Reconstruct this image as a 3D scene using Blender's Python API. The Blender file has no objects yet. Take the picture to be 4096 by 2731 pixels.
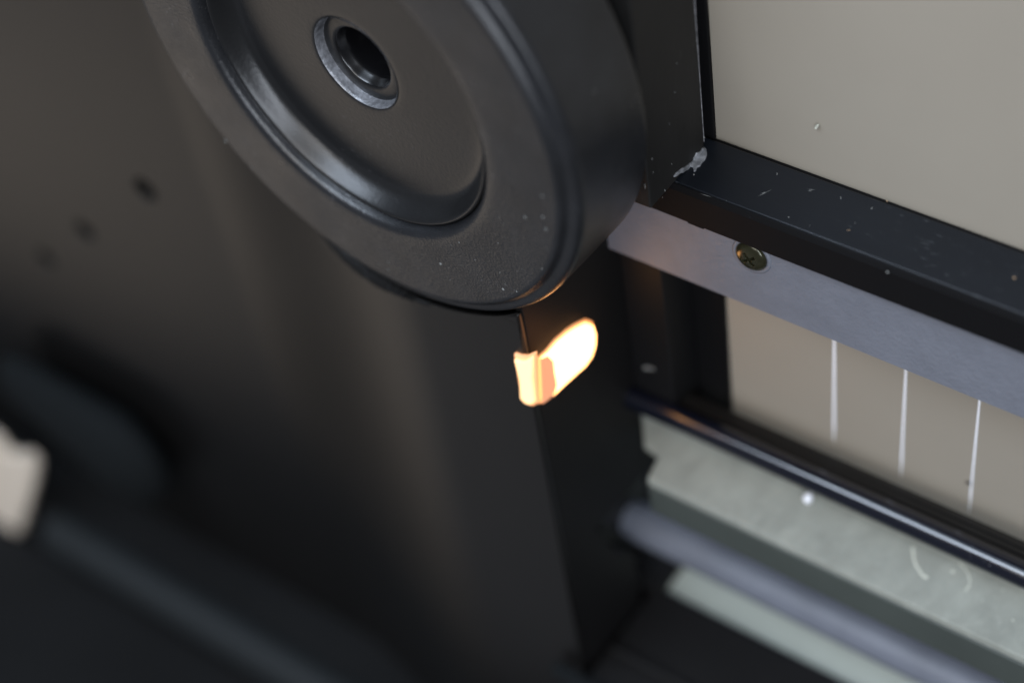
import bpy, bmesh, math, random
from mathutils import Vector, Matrix
random.seed(7)
MM = 0.001
scene = bpy.context.scene
COL = scene.collection

# ---------------------------------------------------------------- camera
RGT = Vector((0.80412714, 0.58045453, -0.12826564))
DWN = Vector((0.36403305, -0.65141042, -0.66569092))
FWD = Vector((-0.46995689, 0.48860721, -0.73512143))
POS = Vector((172.17497611, -153.53848684, 185.09314706))       # millimetres
FPX = 7280.523
cam_d = bpy.data.cameras.new('camera')
cam = bpy.data.objects.new('camera', cam_d); COL.objects.link(cam)
m = Matrix.Identity(4)
for i in range(3):
    m[i][0] = RGT[i]; m[i][1] = -DWN[i]; m[i][2] = -FWD[i]; m[i][3] = POS[i]*MM
cam.matrix_world = m
cam_d.sensor_width = 36; cam_d.lens = FPX/4096*36
cam_d.clip_start = 0.005; cam_d.clip_end = 50
cam_d.dof.use_dof = True
cam_d.dof.focus_distance = 0.303
cam_d.dof.aperture_fstop = 5.8
cam_d.dof.aperture_blades = 7
scene.camera = cam

# ---------------------------------------------------------------- world and light
def vec_lobe(nt, src, d, lo, hi, col):
    d = Vector(d).normalized()
    dp = nt.nodes.new('ShaderNodeVectorMath'); dp.operation = 'DOT_PRODUCT'
    nt.links.new(src, dp.inputs[0]); dp.inputs[1].default_value = d
    mr = nt.nodes.new('ShaderNodeMapRange'); mr.interpolation_type = 'SMOOTHSTEP'
    mr.inputs['From Min'].default_value = lo; mr.inputs['From Max'].default_value = hi
    nt.links.new(dp.outputs['Value'], mr.inputs['Value'])
    mx = nt.nodes.new('ShaderNodeVectorMath'); mx.operation = 'SCALE'
    mx.inputs[0].default_value = col
    nt.links.new(mr.outputs['Result'], mx.inputs['Scale'])
    return mx.outputs['Vector']
world = bpy.data.worlds.new('World'); scene.world = world; world.use_nodes = True
nt = world.node_tree; nt.nodes.clear()
wo = nt.nodes.new('ShaderNodeOutputWorld'); bg = nt.nodes.new('ShaderNodeBackground')
tc = nt.nodes.new('ShaderNodeTexCoord')
acc = None
def add(v):
    global acc
    if acc is None: acc = v; return
    a = nt.nodes.new('ShaderNodeVectorMath'); a.operation = 'ADD'
    nt.links.new(acc, a.inputs[0]); nt.links.new(v, a.inputs[1]); acc = a.outputs['Vector']
G = tc.outputs['Generated']
add(vec_lobe(nt, G, (0, 0, 1), -3, -2, (.11, .115, .125)))             # dim room all round
add(vec_lobe(nt, G, (-.70, -.34, -.63), .970, .9995, (.92, .76, .585)))    # added warm glow low in front, gives the panel its brown sheen
add(vec_lobe(nt, G, (-.60, -.50, -.60), .6, .99, (.065, .07, .085)))    # added dim grey glow, for the sheen on the dial face
add(vec_lobe(nt, G, (-.3, .5, .8), .3, .95, (.10, .14, .22)))          # cool ceiling behind
nt.links.new(acc, bg.inputs['Color']); bg.inputs['Strength'].default_value = 1.0
nt.links.new(bg.outputs[0], wo.inputs[0])

def area(name, pos, target, sx, sy, power, col):
    l = bpy.data.lights.new(name, 'AREA'); l.shape = 'RECTANGLE'; l.size = sx; l.size_y = sy
    l.energy = power; l.color = col
    o = bpy.data.objects.new(name, l); COL.objects.link(o)
    o.location = pos
    o.rotation_euler = (Vector(target)-Vector(pos)).to_track_quat('-Z', 'Y').to_euler()
    return o
area('window_light', (0.22, -1.12, 0.98), (0.03, 0.03, -0.05), .8, .8, 9.3, (1.0, .98, .965))
area('side_window_light', (0.86, -0.92, 0.48), (0.0, 0.0, 0.0), .26, 1.0, 12.5, (.84, .90, 1.0))
area('overhead_light', (-0.2, 0.15, 1.2), (0.03, 0.03, -0.05), 1.3, 1.2, 9.0, (.70, .84, 1.0))
area('highlight_strip', (-0.27, -0.56, 1.0), (0.05, 0.0, -0.05), .75, .30, 11.0, (.74, .85, 1.0))  # added strip light, gives the tube and the dial dish their highlights
scene.view_settings.view_transform = 'Standard'
scene.view_settings.look = 'None'
scene.view_settings.exposure = 0; scene.view_settings.gamma = 1
scene.cycles.use_denoising = True
scene.cycles.max_bounces = 8

# ---------------------------------------------------------------- materials
def mat(name, col, rough=.5, spec=.5, metal=0, bump=0, bscale=300, mott=0, mscale=40,
        speck=0, sscale=700, speck_col=(.35, .35, .36), stretch=(1, 1, 1), rvar=0, coat=0):
    ma = bpy.data.materials.new(name); ma.use_nodes = True
    n = ma.node_tree; b = n.nodes['Principled BSDF']
    b.inputs['Roughness'].default_value = rough; b.inputs['Metallic'].default_value = metal
    b.inputs['Specular IOR Level'].default_value = spec
    b.inputs['Coat Weight'].default_value = coat; b.inputs['Coat Roughness'].default_value = .15
    t = n.nodes.new('ShaderNodeTexCoord'); mp = n.nodes.new('ShaderNodeMapping')
    mp.inputs['Scale'].default_value = stretch
    n.links.new(t.outputs['Object'], mp.inputs['Vector']); V = mp.outputs['Vector']
    rgb = n.nodes.new('ShaderNodeRGB'); rgb.outputs[0].default_value = (*col, 1)
    out = rgb.outputs[0]
    if mott:
        no = n.nodes.new('ShaderNodeTexNoise'); no.inputs['Scale'].default_value = mscale
        no.inputs['Detail'].default_value = 5; no.inputs['Roughness'].default_value = .6
        n.links.new(V, no.inputs['Vector'])
        mr = n.nodes.new('ShaderNodeMapRange')
        mr.inputs['From Min'].default_value = .3; mr.inputs['From Max'].default_value = .7
        mr.inputs['To Min'].default_value = 1-mott; mr.inputs['To Max'].default_value = 1+mott
        n.links.new(no.outputs['Fac'], mr.inputs['Value'])
        sc = n.nodes.new('ShaderNodeVectorMath'); sc.operation = 'SCALE'
        n.links.new(out, sc.inputs[0]); n.links.new(mr.outputs['Result'], sc.inputs['Scale'])
        out = sc.outputs['Vector']
    if speck:
        no = n.nodes.new('ShaderNodeTexNoise'); no.inputs['Scale'].default_value = sscale
        no.inputs['Detail'].default_value = 3; no.inputs['Roughness'].default_value = .7
        n.links.new(V, no.inputs['Vector'])
        n2 = n.nodes.new('ShaderNodeTexNoise'); n2.inputs['Scale'].default_value = 60
        n.links.new(V, n2.inputs['Vector'])
        ad = n.nodes.new('ShaderNodeMath'); ad.operation = 'MULTIPLY_ADD'; ad.inputs[1].default_value = .35
        n.links.new(n2.outputs['Fac'], ad.inputs[0]); n.links.new(no.outputs['Fac'], ad.inputs[2])
        mr = n.nodes.new('ShaderNodeMapRange')
        mr.inputs['From Min'].default_value = .84; mr.inputs['From Max'].default_value = .98
        mr.inputs['To Max'].default_value = speck
        n.links.new(ad.outputs[0], mr.inputs['Value'])
        mx = n.nodes.new('ShaderNodeMix'); mx.data_type = 'RGBA'
        n.links.new(mr.outputs['Result'], mx.inputs[0]); n.links.new(out, mx.inputs[6])
        mx.inputs[7].default_value = (*speck_col, 1)
        out = mx.outputs[2]
    n.links.new(out, b.inputs['Base Color'])
    if rvar:
        no = n.nodes.new('ShaderNodeTexNoise'); no.inputs['Scale'].default_value = 90
        no.inputs['Detail'].default_value = 6
        n.links.new(V, no.inputs['Vector'])
        mr = n.nodes.new('ShaderNodeMapRange')
        mr.inputs['From Min'].default_value = .3; mr.inputs['From Max'].default_value = .7
        mr.inputs['To Min'].default_value = rough-rvar; mr.inputs['To Max'].default_value = rough+rvar
        n.links.new(no.outputs['Fac'], mr.inputs['Value']); n.links.new(mr.outputs['Result'], b.inputs['Roughness'])
    if bump:
        no = n.nodes.new('ShaderNodeTexNoise'); no.inputs['Scale'].default_value = bscale
        no.inputs['Detail'].default_value = 4
        n.links.new(V, no.inputs['Vector'])
        bp = n.nodes.new('ShaderNodeBump'); bp.inputs['Strength'].default_value = bump
        bp.inputs['Distance'].default_value = .0003
        n.links.new(no.outputs['Fac'], bp.inputs['Height']); n.links.new(bp.outputs['Normal'], b.inputs['Normal'])
    return ma
def emit(name, col, strength):
    ma = bpy.data.materials.new(name); ma.use_nodes = True
    n = ma.node_tree; b = n.nodes['Principled BSDF']
    b.inputs['Base Color'].default_value = (.6, .4, .25, 1)
    b.inputs['Emission Color'].default_value = (*col, 1)
    b.inputs['Emission Strength'].default_value = strength
    return ma
M = dict(
    panel=mat('brown_black_panel_plastic', (.0045, .0042, .0040), .38, .42, mott=.15, mscale=25, bump=.05, bscale=900),
    case=mat('matte_black_case', (.0065, .0062, .0063), .6, .18, mott=.2, mscale=30, bump=.1, bscale=900),
    case_scuffed=mat('scuffed_black_case', (.014, .0135, .013), .6, .25, mott=.25, mscale=70, bump=.15, bscale=1100,
                     speck=.25, sscale=900, speck_col=(.12, .11, .1), stretch=(1, 1, .35)),
    dial=mat('dusty_black_dial', (.011, .0117, .0135), .32, .55, mott=.28, mscale=110, bump=.3, bscale=2200, rvar=.05,
             speck=.55, sscale=1300, speck_col=(.22, .22, .22)),
    floor_dial=mat('dial_dish_plastic', (.009, .0092, .0098), .30, .40, mott=.12, mscale=60, bump=.1, bscale=1500,
                   speck=.15, sscale=1100, speck_col=(.16, .16, .17)),
    cap=mat('glossy_black_cap', (.003, .003, .0035), .24, .5),
    ringm=mat('worn_hub_ring', (.17, .175, .19), .36, .6, metal=.3, mott=.5, mscale=700, bump=.5, bscale=1500),
    rail=mat('satin_black_rail', (.0058, .0078, .0115), .42, .35, mott=.25, mscale=35, bump=.12, bscale=900,
             speck=.25, sscale=1000, speck_col=(.13, .14, .15), stretch=(.35, 1, 1), rvar=.06),
    black=mat('deep_black_trim', (.003, .003, .0035), .7, .15),
    inpost=mat('inner_black_post', (.006, .0062, .0068), .55, .2),
    swell=mat('black_swell_plastic', (.0048, .0045, .0044), .5, .26, mott=.15, mscale=25, bump=.05, bscale=900),
    deep=mat('dull_black_base', (.006, .0062, .0065), .75, .12, mott=.2, mscale=20),
    streak=mat('base_edge_streak', (.010, .012, .013), .65, .25),
    skirt=mat('green_black_skirt', (.055, .064, .058), .5, .4, mott=.1, mscale=60),
    lav=mat('grey_lavender_paint', (.145, .154, .182), .5, .4, mott=.07, mscale=220, bump=.45, bscale=1500,
            speck=.12, sscale=900, speck_col=(.09, .09, .11)),
    lavlow=mat('grey_lavender_paint_low', (.135, .146, .175), .45, .4, mott=.1, mscale=120, bump=.3, bscale=900),
    beige=mat('beige_board', (.285, .257, .213), .6, .2, mott=.05, mscale=14),
    green=mat('grey_green_dusty_plate', (.285, .297, .262), .6, .3, mott=.16, mscale=150, bump=1.0, bscale=700,
              speck=.35, sscale=420, speck_col=(.6, .6, .56), stretch=(1, .45, 1)),
    greenlow=mat('grey_green_plate', (.36, .385, .34), .6, .3, mott=.05, mscale=90),
    tube=mat('navy_black_gloss', (.004, .005, .010), .16, .75, rvar=.05, speck=.25, sscale=1500, speck_col=(.06, .06, .08), bump=.05),
    trackm=mat('ribbed_track', (.007, .0065, .006), .3, .4),
    white=mat('white_mark_paint', (.9, .92, .98), .5, .3),
    silver=mat('silvery_chipped_coat', (.27, .28, .30), .45, .5, metal=.2, mott=.5, mscale=500, bump=1.0, bscale=900),
    brass=mat('olive_plated_screw', (.035, .034, .018), .2, .5, metal=.45, mott=.2, mscale=500),
    lint=mat('pale_lint', (.55, .56, .48), .8, .2),
    dust=mat('grey_dust_grain', (.18, .185, .18), .8, .2),
    tan=mat('tan_grit', (.36, .25, .16), .8, .2),
    greyb=mat('blue_grey_plastic', (.0075, .0088, .0095), .9, .08),
    navy=mat('navy_plastic', (.008, .012, .022), .4, .5),
    card=mat('cream_card', (.66, .57, .47), .7, .3, mott=.03, mscale=50),
    lamp=emit('lamp_white_hot', (1, .48, .16), 6.5),
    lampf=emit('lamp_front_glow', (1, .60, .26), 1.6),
    lampfringe=emit('lamp_orange_fringe', (1, .36, .10), .85),
    lampb=emit('lit_corner_glow', (1, .40, .20), .78),
    edge=mat('edge_highlight_tone', (.16, .16, .17), .45, .5, mott=.7, mscale=900),
)
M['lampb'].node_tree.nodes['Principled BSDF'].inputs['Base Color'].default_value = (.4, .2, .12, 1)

# ---------------------------------------------------------------- helpers
def link(name, me, material, parent=None):
    o = bpy.data.objects.new(name, me); COL.objects.link(o)
    if material: me.materials.append(material)
    if parent: o.parent = parent
    return o
def finish(bm, name, material, parent=None, bevel=0, segs=2, smooth=False):
    bmesh.ops.recalc_face_normals(bm, faces=bm.faces[:])
    me = bpy.data.meshes.new(name); bm.to_mesh(me); bm.free()
    if smooth:
        for p in me.polygons: p.use_smooth = True
        me.set_sharp_from_angle(angle=math.radians(55))
    o = link(name, me, material, parent)
    if bevel:
        b = o.modifiers.new('bevel', 'BEVEL'); b.width = bevel*MM; b.segments = segs; b.limit_method = 'ANGLE'
        b.angle_limit = math.radians(35)
        for p in me.polygons: p.use_smooth = True
        w = o.modifiers.new('wn', 'WEIGHTED_NORMAL'); w.keep_sharp = True
    return o
def box_bm(bm, x0, x1, y0, y1, z0, z1):
    vs = [bm.verts.new((x*MM, y*MM, z*MM)) for x in (x0, x1) for y in (y0, y1) for z in (z0, z1)]
    for f in ((0, 1, 3, 2), (4, 6, 7, 5), (0, 4, 5, 1), (2, 3, 7, 6), (0, 2, 6, 4), (1, 5, 7, 3)):
        bm.faces.new([vs[i] for i in f])
def box(name, x0, x1, y0, y1, z0, z1, material, parent=None, bevel=.3, segs=2):
    bm = bmesh.new(); box_bm(bm, x0, x1, y0, y1, z0, z1)
    return finish(bm, name, material, parent, bevel, segs)
def prism(name, pts, axis, a0, a1, material, parent=None, bevel=0, smooth=False, bm=None, done=True):
    """outline pts in the two other axes (in x,y,z order), pulled from a0 to a1 along axis"""
    bm = bm or bmesh.new()
    def mk(p, a):
        c = list(p); c.insert(axis, a); return bm.verts.new(Vector(c)*MM)
    A = [mk(p, a0) for p in pts]; B = [mk(p, a1) for p in pts]
    n = len(pts)
    bm.faces.new(A); bm.faces.new(B[::-1])
    for i in range(n):
        bm.faces.new((A[i], B[i], B[(i+1) % n], A[(i+1) % n]))
    if not done: return bm
    return finish(bm, name, material, parent, bevel, smooth=smooth)
def spot(px, py, axis, val):
    """where the sight line through a photo point meets the plane axis = val (mm)"""
    v = RGT*(px-2048) + DWN*(py-1365.5) + FWD*FPX
    t = (val-POS[axis])/v[axis]
    return POS + v*t
def lathe(bm, prof, segs, place):
    rings = []
    for r, a in prof:
        if r == 0: rings.append([bm.verts.new(place(0, a, 0))])
        else: rings.append([bm.verts.new(place(r, a, 2*math.pi*k/segs)) for k in range(segs)])
    for A, B in zip(rings, rings[1:]):
        for k in range(segs):
            k2 = (k+1) % segs
            if len(A) == 1: bm.faces.new((A[0], B[k], B[k2]))
            elif len(B) == 1: bm.faces.new((A[k], B[0], A[k2]))
            else: bm.faces.new((A[k], B[k], B[k2], A[k2]))
def blob(bm, c, r, sq=(1, 1, 1), sub=1, jit=.25):
    r_ = bmesh.ops.create_icosphere(bm, subdivisions=sub, radius=r*MM)
    for v in r_['verts']:
        k = 1+random.uniform(-jit, jit)
        v.co = Vector((v.co.x*sq[0]*k, v.co.y*sq[1]*k, v.co.z*sq[2]*k)) + Vector(c)*MM
def tag(o, label, cat, group=None, kind=None):
    o['label'] = label; o['category'] = cat
    if group: o['group'] = group
    if kind: o['kind'] = kind
def empty(name, loc=(0, 0, 0)):
    o = bpy.data.objects.new(name, None); COL.objects.link(o); return o

# ---------------------------------------------------------------- the machine
mach = empty('film_viewer')
tag(mach, 'black plastic machine with a round dial, a glowing lamp slot and beige windows between rails', 'machine')

# back panel behind the dial, with three round holes sunk in it
bm = bmesh.new(); box_bm(bm, -330, 18, 23, 40, -300, 120)
panel = finish(bm, 'front_panel', M['panel'], mach, .8)
for px, py, r in ((580, 760, 3.3), (340, 925, 3.1), (185, 1035, 3.0)):
    p = spot(px, py, 1, 23)
    bm = bmesh.new()
    bmesh.ops.create_cone(bm, cap_ends=True, segments=32, radius1=r*MM, radius2=r*MM, depth=12*MM,
                          matrix=Matrix.Translation(Vector((p.x, 26, p.z))*MM) @ Matrix.Rotation(math.pi/2, 4, 'X'))
    cut = finish(bm, 'hole_cutter', M['black'])
    bo = panel.modifiers.new('hole', 'BOOLEAN'); bo.object = cut; bo.operation = 'DIFFERENCE'; bo.solver = 'EXACT'
    panel.modifiers.move(len(panel.modifiers)-1, 0)
    dg = bpy.context.evaluated_depsgraph_get()
bpy.context.view_layer.update()
dg = bpy.context.evaluated_depsgraph_get()
new = bpy.data.meshes.new_from_object(panel.evaluated_get(dg))
panel.modifiers.clear(); panel.data = new
for o in [o for o in bpy.data.objects if o.name.startswith('hole_cutter')]: bpy.data.objects.remove(o)

# upper side box (bracket), its right face carries the silver chip
bracket = box('side_bracket', 10, 41.6, 20.6, 37.4, -24.0, 130, M['case_scuffed'], mach, .35, 3)
bx = 41.75
bm = bmesh.new()
pp = [(-24.6, 37.9)]
chip = [(2300+x*.574, y*.574) for x, y in ((835, 1085), (842, 1064), (862, 1058), (880, 1046), (884, 1032), (897, 1026), (916, 1046), (920, 1078), (908, 1112),
        (884, 1136), (872, 1160), (852, 1166), (842, 1192), (828, 1196), (822, 1166), (800, 1158), (786, 1182), (768, 1184), (744, 1202), (722, 1206), (700, 1226), (683, 1232),
        (700, 1206), (742, 1172), (768, 1160), (792, 1140), (826, 1118), (824, 1100))]
pts = [spot(x, y, 0, 41.6) for x, y in chip]
prism('silver_chip', [(p.y, p.z) for p in pts], 0, 41.5, 41.9, M['silver'], bracket, .05)
pts = [spot(x, y, 2, -24.0) for x, y in chip]
prism('silver_flake', [(p.x, p.y) for p in pts], 2, -24.15, -23.75, M['silver'], bracket, .05)
bm = bmesh.new()
for px, py, w, h in ((2609, 636, .28, .5), (2612, 690, .2, .4), (2687, 656, .15, .5), (2786, 165, .35, .4), (2817, 551, .45, .5),
                     (2580, 745, .2, 1.2), (2660, 762, .2, .6), (2700, 370, .1, .4), (2678, 495, .1, .4), (2708, 255, .12, .3), (2650, 790, .2, .3), (2745, 700, .3, .3)):
    p = spot(px, py, 0, 41.65)
    blob(bm, p, 1, (.08, w*.38, h*.5), 1, .3)
finish(bm, 'dust_grains', M['dust'], bracket)['kind'] = 'stuff'
box('edge_highlight', 41.5, 41.68, 37.25, 37.44, -22.5, 120, M['edge'], bracket, .08)  # thin pale strip, highlight along the bracket edge put into the colour

# lamp housing under the dial: cut round so the dial can turn above it
NX, NZ, CX, CZ = .05194453, .01825009, -3.64576454, 1.15799948
def well(x, r): return CZ - math.sqrt(max(r*r-(x-CX)**2, 0))
xs = [25 - i*25/24 for i in range(25)]
pts = [(x, well(x, 50.6)-.3) for x in xs] + [(0, -300), (25, -300)]
# side wall outline with the notch at its lower back corner
housing = box('lamp_housing', -10, 11, 23.2, 40, -300, -40, M['case'], mach, 0)
bm = bmesh.new()
fr = finish(prism('x', pts, 1, 2.0, 3.4, None, done=False), 'front_plate', M['panel'], housing, .5, 3)
bm = bmesh.new()
# the panel swells forward smoothly to meet the front plate
def sst(a, b, v):
    t = min(1, max(0, (v-a)/(b-a))); return t*t*(3-2*t)
bm = bmesh.new(); NXc, NZc = 110, 120; grid = []
for i in range(NXc+1):
    x = -88 + 112.7*i/NXc
    zt = well(x, 50.7) if x > CX-50.6 else CZ
    col = []
    for j in range(NZc+1):
        z = zt + (-300-zt)*(j/NZc)**1.6
        r = math.hypot(x-CX, z-CZ)-50.7
        w = .4 + 7*(1-sst(-30, 4, x))
        h = 21.0*sst(-82, 2, x)*(1-sst(-44, -12, z))*(sst(0, w, r) if x < 4 else 1)
        col.append(bm.verts.new((x*MM, (22.95-h)*MM, z*MM)))
    grid.append(col)
for i in range(NXc):
    for j in range(NZc):
        bm.faces.new((grid[i][j], grid[i][j+1], grid[i+1][j+1], grid[i+1][j]))
finish(bm, 'panel_swell', M['panel'], housing, smooth=True)
# side wall in x = 23.6 .. 25 with a rounded slot for the lamp, open at the front corner
def P25(x, y):
    p = spot(x, y, 0, 25); return (p.y, p.z)
side = [(3.4, -39.0), (18.2, -39.0), (18.2, -22), (31.6, -22), (32.3, -50), (32.5, -100), (32.2, -107.6), (36.8, -117.8), (36.0, -118.6), (3.4, -116.0)]
sidep = prism('side_plate', side, 0, 23.4, 25, M['case'], housing, .25)
# inner darkness behind the plate
box('inner_wall', 10, 23.3, 3.6, 36, -112, -60, M['black'], housing, 0)
# recessed lower body
prism('lower_body', [(3.4, -116.2), (14, -117.0), (19, -131), (25, -139), (25, -300), (3.4, -300)], 0, 10, 24.6, M['case'], housing, .3)
# the glowing slot: a rounded bar of hot light wrapped round the corner
g = [P25(x, y) for x, y in ((2146, 1428), (2178, 1402), (2215, 1358), (2260, 1318), (2295, 1295), (2340, 1274), (2366, 1284),
                            (2376, 1320), (2374, 1370), (2358, 1420), (2330, 1462), (2290, 1500), (2245, 1540), (2195, 1585), (2150, 1615))]
def shrink(P, d):
    cx = sum(p[0] for p in P)/len(P); cy = sum(p[1] for p in P)/len(P)
    out = []
    for x, y in P:
        l = math.hypot(x-cx, y-cy); out.append((cx+(x-cx)*(l-d)/l, cy+(y-cy)*(l-d)/l))
    return out
lampw = prism('lamp_window', g, 0, 24.4, 25.35, M['lampfringe'], mach, .3, smooth=True)  # orange glow fringe of the slot, put round the lens as emission
prism('hot_lens', shrink(g, .75), 0, 25.2, 26.1, M['lamp'], lampw, .4, smooth=True)
def P2(x, y):
    p = spot(x, y, 1, 1.8); return (p.x, p.z)
g2 = [P2(x, y) for x, y in ((2060, 1408), (2085, 1418), (2110, 1420), (2146, 1404), (2150, 1500), (2156, 1606), (2138, 1618), (2112, 1610), (2090, 1588), (2075, 1500))]
prism('front_fringe', g2, 1, 1.3, 2.2, M['lampfringe'], lampw, .3)  # same glow fringe, put into emission round the front opening
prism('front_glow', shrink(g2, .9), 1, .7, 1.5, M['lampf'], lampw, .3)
g3 = [P25(x, y) for x, y in ((2143, 1425), (2172, 1412), (2192, 1430), (2200, 1480), (2208, 1530), (2200, 1560), (2178, 1586), (2148, 1608))]
prism('lit_corner_band', shrink(g3, .2), 0, 25.9, 26.3, M['lampb'], lampw, .1)  # corner edge lit by the lamp, its reddish light put into emission
ld = bpy.data.lights.new('slot_lamp', 'POINT'); ld.energy = .0009; ld.color = (1, .36, .12); ld.shadow_soft_size = .003
lo = bpy.data.objects.new('slot_lamp', ld); COL.objects.link(lo); lo.location = (31*MM, 10*MM, -55*MM)

# dark post and jamb behind the side wall
post = box('inner_post', 25.2, 34.4, 31.5, 40.5, -97.0, -47.5, M['inpost'], mach, .4)
bm = bmesh.new()
for i in range(9):
    blob(bm, (28.0+i*.28, 31.4, -82.6+i*.16+random.uniform(-.2, .2)), random.uniform(.18, .4), (1, .3, 1), 1, .4)
finish(bm, 'pale_smear', M['dust'], post)  # row of small pale blobs across the post
box('window_jamb', 33.9, 41.5, 40.6, 43, -112, 130, M['black'], mach, .2)

# beige board seen in both windows
board = box('beige_board', 34, 260, 41.3, 44, -100.5, 200, M['beige'], mach, 0)
bm = bmesh.new()
def tick(xc, w, z0, z1, y=41.3):
    # narrow painted line, thinner towards its worn lower end
    n = 14
    for i in range(n):
        a = z1+(z0-z1)*i/n; b = z1+(z0-z1)*(i+1)/n
        f0 = 1-max(0, (i/n-.86)/.14)*.9; f1 = 1-max(0, ((i+1)/n-.86)/.14)*.9
        vs = [bm.verts.new(Vector(v)*MM) for v in ((xc-w*f0/2, y-.06, a), (xc+w*f0/2, y-.06, a), (xc+w*f1/2, y-.06, b), (xc-w*f1/2, y-.06, b))]
        bm.faces.new(vs)
marks = []
for xc, w, zb in ((64.3, .52, -93.6), (78.6, .42, -95.3), (92.7, .36, -97.0)):
    bm = bmesh.new(); tick(xc, w, zb, -55)
    bmesh.ops.solidify(bm, geom=bm.faces[:], thickness=-.05*MM) if False else None
    o = finish(bm, 'white_mark', M['white'], board)
    s = o.modifiers.new('s', 'SOLIDIFY'); s.thickness = .05*MM
    o['label'] = 'thin white vertical line on the beige board'

# upper rail: top ledge, front lip, pale strip under it with the screw
rail = box('upper_rail', 30, 240, 28.2, 40.0, -31.3, -24.1, M['rail'], mach, .3)
# front lip is a shape of its own: soft top edge, lower edge with a small nick
lip = prism('front_lip', [(27.2, -31.5), (28.1, -31.5), (28.1, -24.35), (28.0, -24.15), (27.75, -24.25), (27.35, -25.2)], 0, 24, 240, M['black'], rail)
box('lip_nick', 44.0, 47.2, 27.25, 27.9, -31.9, -31.45, M['black'], rail, .1)
box('gasket', 41.5, 240, 40.1, 41.2, -26, -25.0+.2, M['black'], rail, .15)
strip = prism('pale_strip', [(29.0, -48.6), (29.4, -48.9), (31.0, -48.9), (31.0, -31.2), (29.0, -31.2)], 0, 24.3, 240, M['lav'], rail)
# screw
sp = spot(3003, 1028, 1, 28.7)
scr = empty('x') if False else None
bm = bmesh.new()
def sc_place(r, a, t): return Vector((sp.x + r*math.cos(t), 29.0 + a, sp.z + r*math.sin(t)))*MM
lathe(bm, [(3.0, .1), (3.0, -.25), (2.8, -.55), (2.3, -.85), (1.6, -1.05), (.8, -1.12), (0, -1.14)], 48, sc_place)
screw = finish(bm, 'screw', M['brass'], strip, smooth=True)
# cross recess in the screw head
bm = bmesh.new()
for k in range(2):
    a = math.radians(38+90*k); c, s_ = math.cos(a), math.sin(a)
    L, W = 1.45, .27
    q = [(-L, -W), (L, -W), (L, W), (-L, W)]
    prism('', [(sp.x+u*c-v*s_, sp.z+u*s_+v*c) for u, v in q], 1, 27.2, 28.5, None, bm=bm, done=False)
bmesh.ops.recalc_face_normals(bm, faces=bm.faces[:])
cut = finish(bm, 'recess_cutter', M['brass'])
bo = screw.modifiers.new('r', 'BOOLEAN'); bo.object = cut; bo.solver = 'EXACT'
bo.use_self = True
bpy.context.view_layer.update()
new = bpy.data.meshes.new_from_object(screw.evaluated_get(bpy.context.evaluated_depsgraph_get()))
screw.modifiers.clear(); screw.data = new; bpy.data.objects.remove(cut)
bm = bmesh.new()
lathe(bm, [(2.95, 0.05), (3.0, -.10), (3.35, -.22), (3.75, -.10), (3.8, .05)], 64, sc_place)
finish(bm, 'washer_rim', M['lav'], strip, smooth=True)

# dust and scratches lying on the rail
bm = bmesh.new()
for px, py, r in ((3550, 1090, .3), (2776, 700, .2), (3108, 695, .12), (3155, 870, .15), (3240, 905, .1), (3490, 832, .1), (3362, 790, .1), (3420, 893, .1), (3000, 870, .1), (2905, 805, .1)):
    p = spot(px, py, 2, -24.1); blob(bm, (p.x, p.y, -24.0), r*.8, (1, 1, .5), 1, .3)
finish(bm, 'dust_grains', M['dust'], rail)['kind'] = 'stuff'
bm = bmesh.new()
for px, py, r in ((4057, 1113, .38), (3397, 923, .2), (3548, 806, .25), (3390, 925, .15)):
    p = spot(px, py, 2, -24.1); blob(bm, (p.x, p.y, -23.95), r*.6, (1, 1, .6), 1, .3)
finish(bm, 'tan_grit', M['tan'], rail)['kind'] = 'stuff'
bm = bmesh.new()
def scratch(bm, a, b, axis, val, w):
    p = spot(*a, axis, val); q = spot(*b, axis, val); d = (q-p).normalized()
    nrm = Vector((0, 0, 1)) if axis == 2 else Vector((0, -1, 0)); s = d.cross(nrm)*w
    m_ = (p+q)/2
    vs = [bm.verts.new((v+nrm*.03)*MM) for v in (p, m_-s, q, m_+s)]
    bm.faces.new(vs)
for a, b in (((3030, 788), (3088, 758)), ((3040, 776), (3070, 768)), ((3230, 758), (3262, 760)), ((3362, 800), (3366, 788)), ((3483, 840), (3490, 828)), ((3230, 765), (3250, 764)),
             ((2800, 775), (2850, 790)), ((3107, 703), (3110, 692))):
    scratch(bm, a, b, 2, -24.1, .07)
finish(bm, 'scratch_marks', M['dust'], rail)['kind'] = 'stuff'

# middle bar: glossy round tube and a ribbed track behind it
bar = empty('x')
bpy.data.objects.remove(bar)
YC, ZC, R = 30.0, -91.35, 2.4
bm = bmesh.new()
ring = [(YC+R*math.cos(a), ZC+R*math.sin(a)) for a in [2*math.pi*i/40 for i in range(40)]]
tube = prism('middle_tube', ring, 0, 23.6, 240, M['tube'], mach, smooth=True)
prof = [(31.2, -94.5), (31.2, -90.9), (32.0, -90.5), (32.5, -90.5), (32.7, -91.0), (33.1, -91.0), (33.3, -90.6), (34.1, -90.55), (34.3, -91.2), (34.6, -91.2), (34.9, -90.75), (36.2, -90.8), (36.5, -91.2), (36.5, -94.5)]
prism('ribbed_track', prof, 0, 25.2, 240, M['trackm'], tube)
bm = bmesh.new()
for i in range(26):
    x = random.uniform(60, 112); a = random.uniform(.2, 1.2)+math.pi/2
    blob(bm, (x, YC+R*math.cos(a), ZC+R*math.sin(a)), .06, (1, 1, random.uniform(1, 3)), 1, .3)
finish(bm, 'dust_grains', M['dust'], tube)['kind'] = 'stuff'

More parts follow.
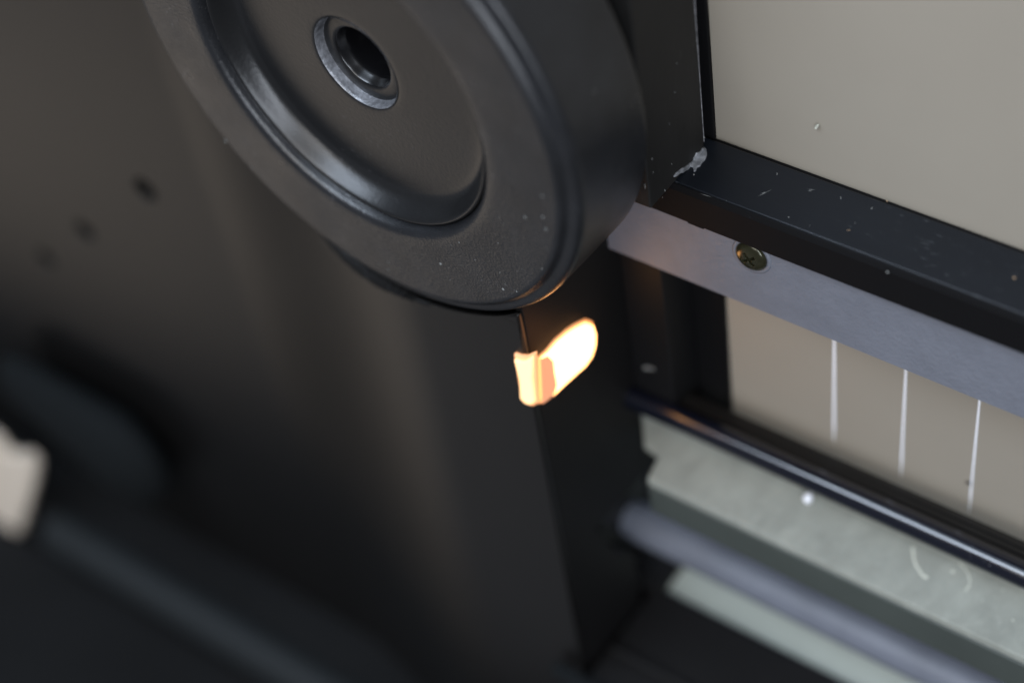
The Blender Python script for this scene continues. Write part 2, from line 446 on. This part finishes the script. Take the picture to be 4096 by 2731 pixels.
# dusty grey green plate under the tube, its dark front edge, then the lower rail
pl = [spot(x, y, 2, -101) for x, y in ((2560, 1600), (2571, 1700), (2576, 1770), (2638, 1820), (2590, 1912))]
plate = prism('green_plate', [(p.x, p.y) for p in pl[:4]] + [(pl[4].x, 20.3), (240, 20.3), (240, 60), (pl[0].x, 60)], 2, -103, -101, M['green'], mach, .2)
box('plate_skirt', 34.5, 240, 20.0, 22, -111.6, -103.1, M['skirt'], plate, .3)
bm = bmesh.new()
def arcmark(pts, w):
    P = [spot(x, y, 2, -101) for x, y in pts]
    for p, q in zip(P, P[1:]):
        n_ = max(2, int((q-p).length/.12))
        for i in range(n_):
            c = p.lerp(q, i/n_); blob(bm, (c.x+random.uniform(-.1, .1), c.y+random.uniform(-.1, .1), -100.98), w*random.uniform(.5, 1), (1, 1, .15), 1, .3)
arcmark([(3652, 2190), (3655, 2235), (3670, 2270), (3690, 2298), (3706, 2312)], .3)
arcmark([(3838, 2252), (3856, 2268), (3872, 2292), (3880, 2325), (3874, 2348), (3862, 2362)], .2)
for px, py, r in ((3811, 2285, .35), (3706, 2308, .35), (3842, 2254, .3), (4010, 2360, .2), (4052, 2480, .25), (3930, 2400, .15)):
    p = spot(px, py, 2, -101); blob(bm, (p.x, p.y, -100.95), r, (1, 1, .3), 1, .3)
finish(bm, 'dried_marks', M['lint'], plate)

q0 = spot(3000, 2250, 1, 33); q1 = spot(3000, 2362, 1, 33); ce = (q0+q1)/2
rr = (q0-q1).length/2*.80
lx = spot(2440, 2050, 1, 33).x
bm = bmesh.new()
lathe(bm, [(0, 0), (rr*.7, .15), (rr, .9), (rr, 230-lx), (0, 230-lx)], 40, lambda r, h, t: Vector((lx+h, 33+r*math.cos(t), ce.z+r*math.sin(t)))*MM)
low = finish(bm, 'lower_rod', M['lavlow'], mach, smooth=True)
# lower green gap: its left end and near edge stop at a dark step
floor = box('lower_green_plate', 26, 240, 20, 90, -161, -159, M['greenlow'], mach, .2)
bpts = [spot(x, y, 2, -157) for x, y in ((2640, 2200), (2655, 2250), (2655, 2350))]
blk = box('base_block', 25.2, 240, -60, bpts[2].y, -300, -157.0, M['case'], mach, .8)
box('base_corner', -20, bpts[2].x, bpts[2].y-2, 140, -300, -156.0, M['case'], blk, .6)
p0 = spot(2450, 2570, 2, -155.5)
box('base_rib', p0.x, 240, p0.y-1.6, p0.y, -157.2, -155.2, M['case'], blk, .6, 3)
p0 = spot(2230, 2650, 2, -155.5)
box('base_bar', p0.x, 240, p0.y-3.0, p0.y, -157.2, -153.5, M['greyb'], blk, 1.2, 4)

# shelf and base in front of the panel
e = [spot(x, y, 1, 4) for x, y in ((300, 2200), (820, 2400), (1300, 2690))]
SZ = sum(q.z for q in e)/3
shelf = box('base_shelf', -400, 9.5, 4, 24, -500, SZ, M['deep'], mach, 2, 4)
ring = [(4+7*math.cos(a), SZ-5+7*math.sin(a)) for a in [2*math.pi*i/24 for i in range(24)]]
tr = prism('edge_streak', ring, 0, -188, 9.4, M['streak'], shelf, smooth=True)  # added rounded bar, paler than the shelf, for the highlight along its edge
box('lower_step', -400, 9.5, -50, 3.8, -500, SZ-20, M['deep'], shelf, 4, 4)

# ---------------------------------------------------------------- the dial
AX = Vector((NX, 1, NZ)).normalized()
CE = Vector((CX, 0, CZ))
U = AX.cross(Vector((0, 0, 1))).normalized(); W = U.cross(AX).normalized()
def dplace(r, a, t): return (CE + AX*a + U*(r*math.cos(t)) + W*(r*math.sin(t)))*MM
def smooth_prof(p, it=1):
    for _ in range(it):
        q = [p[0]]
        for a, b in zip(p, p[1:]):
            q += [(a[0]*.75+b[0]*.25, a[1]*.75+b[1]*.25), (a[0]*.25+b[0]*.75, a[1]*.25+b[1]*.75)]
        q.append(p[-1]); p = q
    return p
dial = empty('dial_wheel'); dial.parent = mach
bm = bmesh.new()
prof = smooth_prof([(20, 18.4), (47.6, 18.5), (48.9, 18.2), (48.95, 17.2), (48.95, 3.4), (48.95, 2.2), (48.6, 1.3), (48.0, .95), (47.2, .85),
        (46.7, .75), (46.3, .3), (45.9, -.15), (45.3, -.3), (44.6, -.3), (35, -.3), (33.0, -.3), (31.6, -.15), (30.9, .5), (30.6, 1.5), (30.4, 2.0)], 2)
lathe(bm, prof, 256, dplace)
finish(bm, 'outer_ring', M['dial'], dial, smooth=True)
bm = bmesh.new()
prof = smooth_prof([(30.5, 2.4), (30.2, 1.6), (29.9, 1.3), (29.5, 1.4), (29.1, 2.0), (28.2, 3.6), (27.4, 4.7), (26.6, 5.1), (25.4, 5.25), (22, 5.3), (12, 5.3), (9.6, 5.3), (9.0, 5.4), (8.8, 5.6)], 2)
lathe(bm, prof, 256, dplace)
finish(bm, 'dish', M['floor_dial'], dial, smooth=True)
bm = bmesh.new()
prof = smooth_prof([(8.9, 5.3), (8.7, 5.5), (8.5, 6.9), (8.4, 7.2)], 1)
lathe(bm, prof, 160, dplace)
hub = finish(bm, 'hub_ring', M['ringm'], dial, smooth=True)
bm = bmesh.new()
prof = smooth_prof([(8.45, 7.1), (7.9, 6.95), (6.6, 6.9), (6.1, 6.95), (5.95, 7.1)], 1)
lathe(bm, prof, 160, dplace)
finish(bm, 'hub_washer', M['floor_dial'], dial, smooth=True)
bm = bmesh.new()
prof = smooth_prof([(6.0, 7.05), (5.8, 7.2), (5.4, 8.2), (5.0, 9.0), (4.8, 11), (4.7, 15.0), (3, 15.5), (0, 15.5)], 2)
lathe(bm, prof, 160, dplace)
finish(bm, 'hub_cap', M['cap'], dial, smooth=True)
# dust grains on the dial face
bm = bmesh.new()
for px, py, r in ((2101, 870, .28), (2172, 868, .22), (2184, 917, .26), (2012, 1157, .3), (2066, 1166, .22), (1763, 1055, .35), (1552, 1080, .15), (1836, 970, .15), (1992, 973, .1), (2168, 1075, .15),
                  (903, 565, .3), (690, 100, .15), (1008, 672, .15), (2170, 785, .2), (1555, 1050, .15), (2000, 1090, .12), (1800, 1120, .12), (1900, 1040, .12)):
    v = RGT*(px-2048)+DWN*(py-1365.5)+FWD*FPX
    t = AX.dot(CE+AX*(-.3)-POS)/AX.dot(v); c = POS+v*t
    blob(bm, c, r, (1, .35, 1), 1, .35)
for i in range(420):
    t = random.uniform(0, 2*math.pi); r = random.uniform(33, 45)
    c = dplace(r, -.3, t)/MM
    blob(bm, c, random.choice([.03, .035, .04, .05, .07]), (1, .3, 1), 1, .3)
g_ = finish(bm, 'dust_grains', M['dust'], dial); g_['kind'] = 'stuff'

# ---------------------------------------------------------------- left, far out of focus
# handle on the panel, foot and shelf edge catching light
def cap_bar(name, a, b, ra, rb, material, parent=None, flat=1.0):
    """rounded tapering bar between two points"""
    bm = bmesh.new(); a, b = Vector(a), Vector(b); d = (b-a).normalized()
    u = d.cross(Vector((0, 1, 0))).normalized(); w = d.cross(u)
    rings = []
    prof = [(math.sin(t)*ra, -math.cos(t)*ra) for t in [i*math.pi/2/6 for i in range(1, 7)]]
    L = (b-a).length
    prof2 = [(math.cos(t)*rb, L+math.sin(t)*rb) for t in [i*math.pi/2/6 for i in range(0, 6)]]
    lathe(bm, [(0, -ra)]+prof+prof2+[(0, L+rb)], 40, lambda r, h, t: (a+d*h+u*r*math.cos(t)+w*r*math.sin(t)*flat)*MM)
    return finish(bm, name, material, parent, smooth=True)
p = spot(130, 1560, 1, 14); q = spot(470, 1800, 1, 14)
cap_bar('panel_handle', p, q, 13, 19, M['greyb'], mach, .45)
p = spot(-60, 1380, 1, -10)
cap_bar('round_knob', (p.x, -10, p.z), (p.x, 24, p.z), 13, 13, M['navy'], mach)

# cream plastic tab fixed on the panel at the far left
cp = [spot(x, y, 1, 2) for x, y in ((-160, 1700), (-20, 1745), (30, 1815), (70, 1822), (120, 1820), (148, 1860), (140, 1930), (100, 2060), (60, 2180), (20, 2240), (-40, 2270), (-160, 2290))]
prism('cream_tab', [(c.x, c.z) for c in cp], 1, 1.2, 4.1, M['card'], shelf, .6)

# ---------------------------------------------------------------- loose things
bm = bmesh.new(); p = spot(3234, 2003, 2, -101)
blob(bm, (p.x, p.y, -100.0), 1.0, (.9, 1.1, 1.0), 2, .12)
o = finish(bm, 'crumb', M['white'], smooth=True)
tag(o, 'small white crumb on the grey green plate beside the round tube', 'crumb')
bm = bmesh.new()
a = spot(3262, 515, 1, 40.9); b = spot(3272, 500, 1, 40.6)
for i in range(7):
    c = a.lerp(b, i/6); blob(bm, c, .16+.10*math.sin(i/6*math.pi), (1, 1, 1), 1, .2)
o = finish(bm, 'lint_fibre', M['lint'], smooth=True)
tag(o, 'tiny pale lint fibre stuck on the beige board above the upper rail', 'lint')
bm = bmesh.new()
a = spot(3876, 1932, 1, 41.0)
blob(bm, a, .35, (1.2, .5, .7), 1, .3)
for dx, dz in ((-.8, .1), (-.6, -.5), (.2, .6), (.35, -.4)):
    for i in range(5): blob(bm, (a.x+dx*i/4, a.y, a.z+dz*i/4), .09, (1, 1, 1), 1, .2)
o = finish(bm, 'dead_gnat', M['black'])
tag(o, 'tiny dark gnat beside the rightmost white line on the beige board', 'insect')
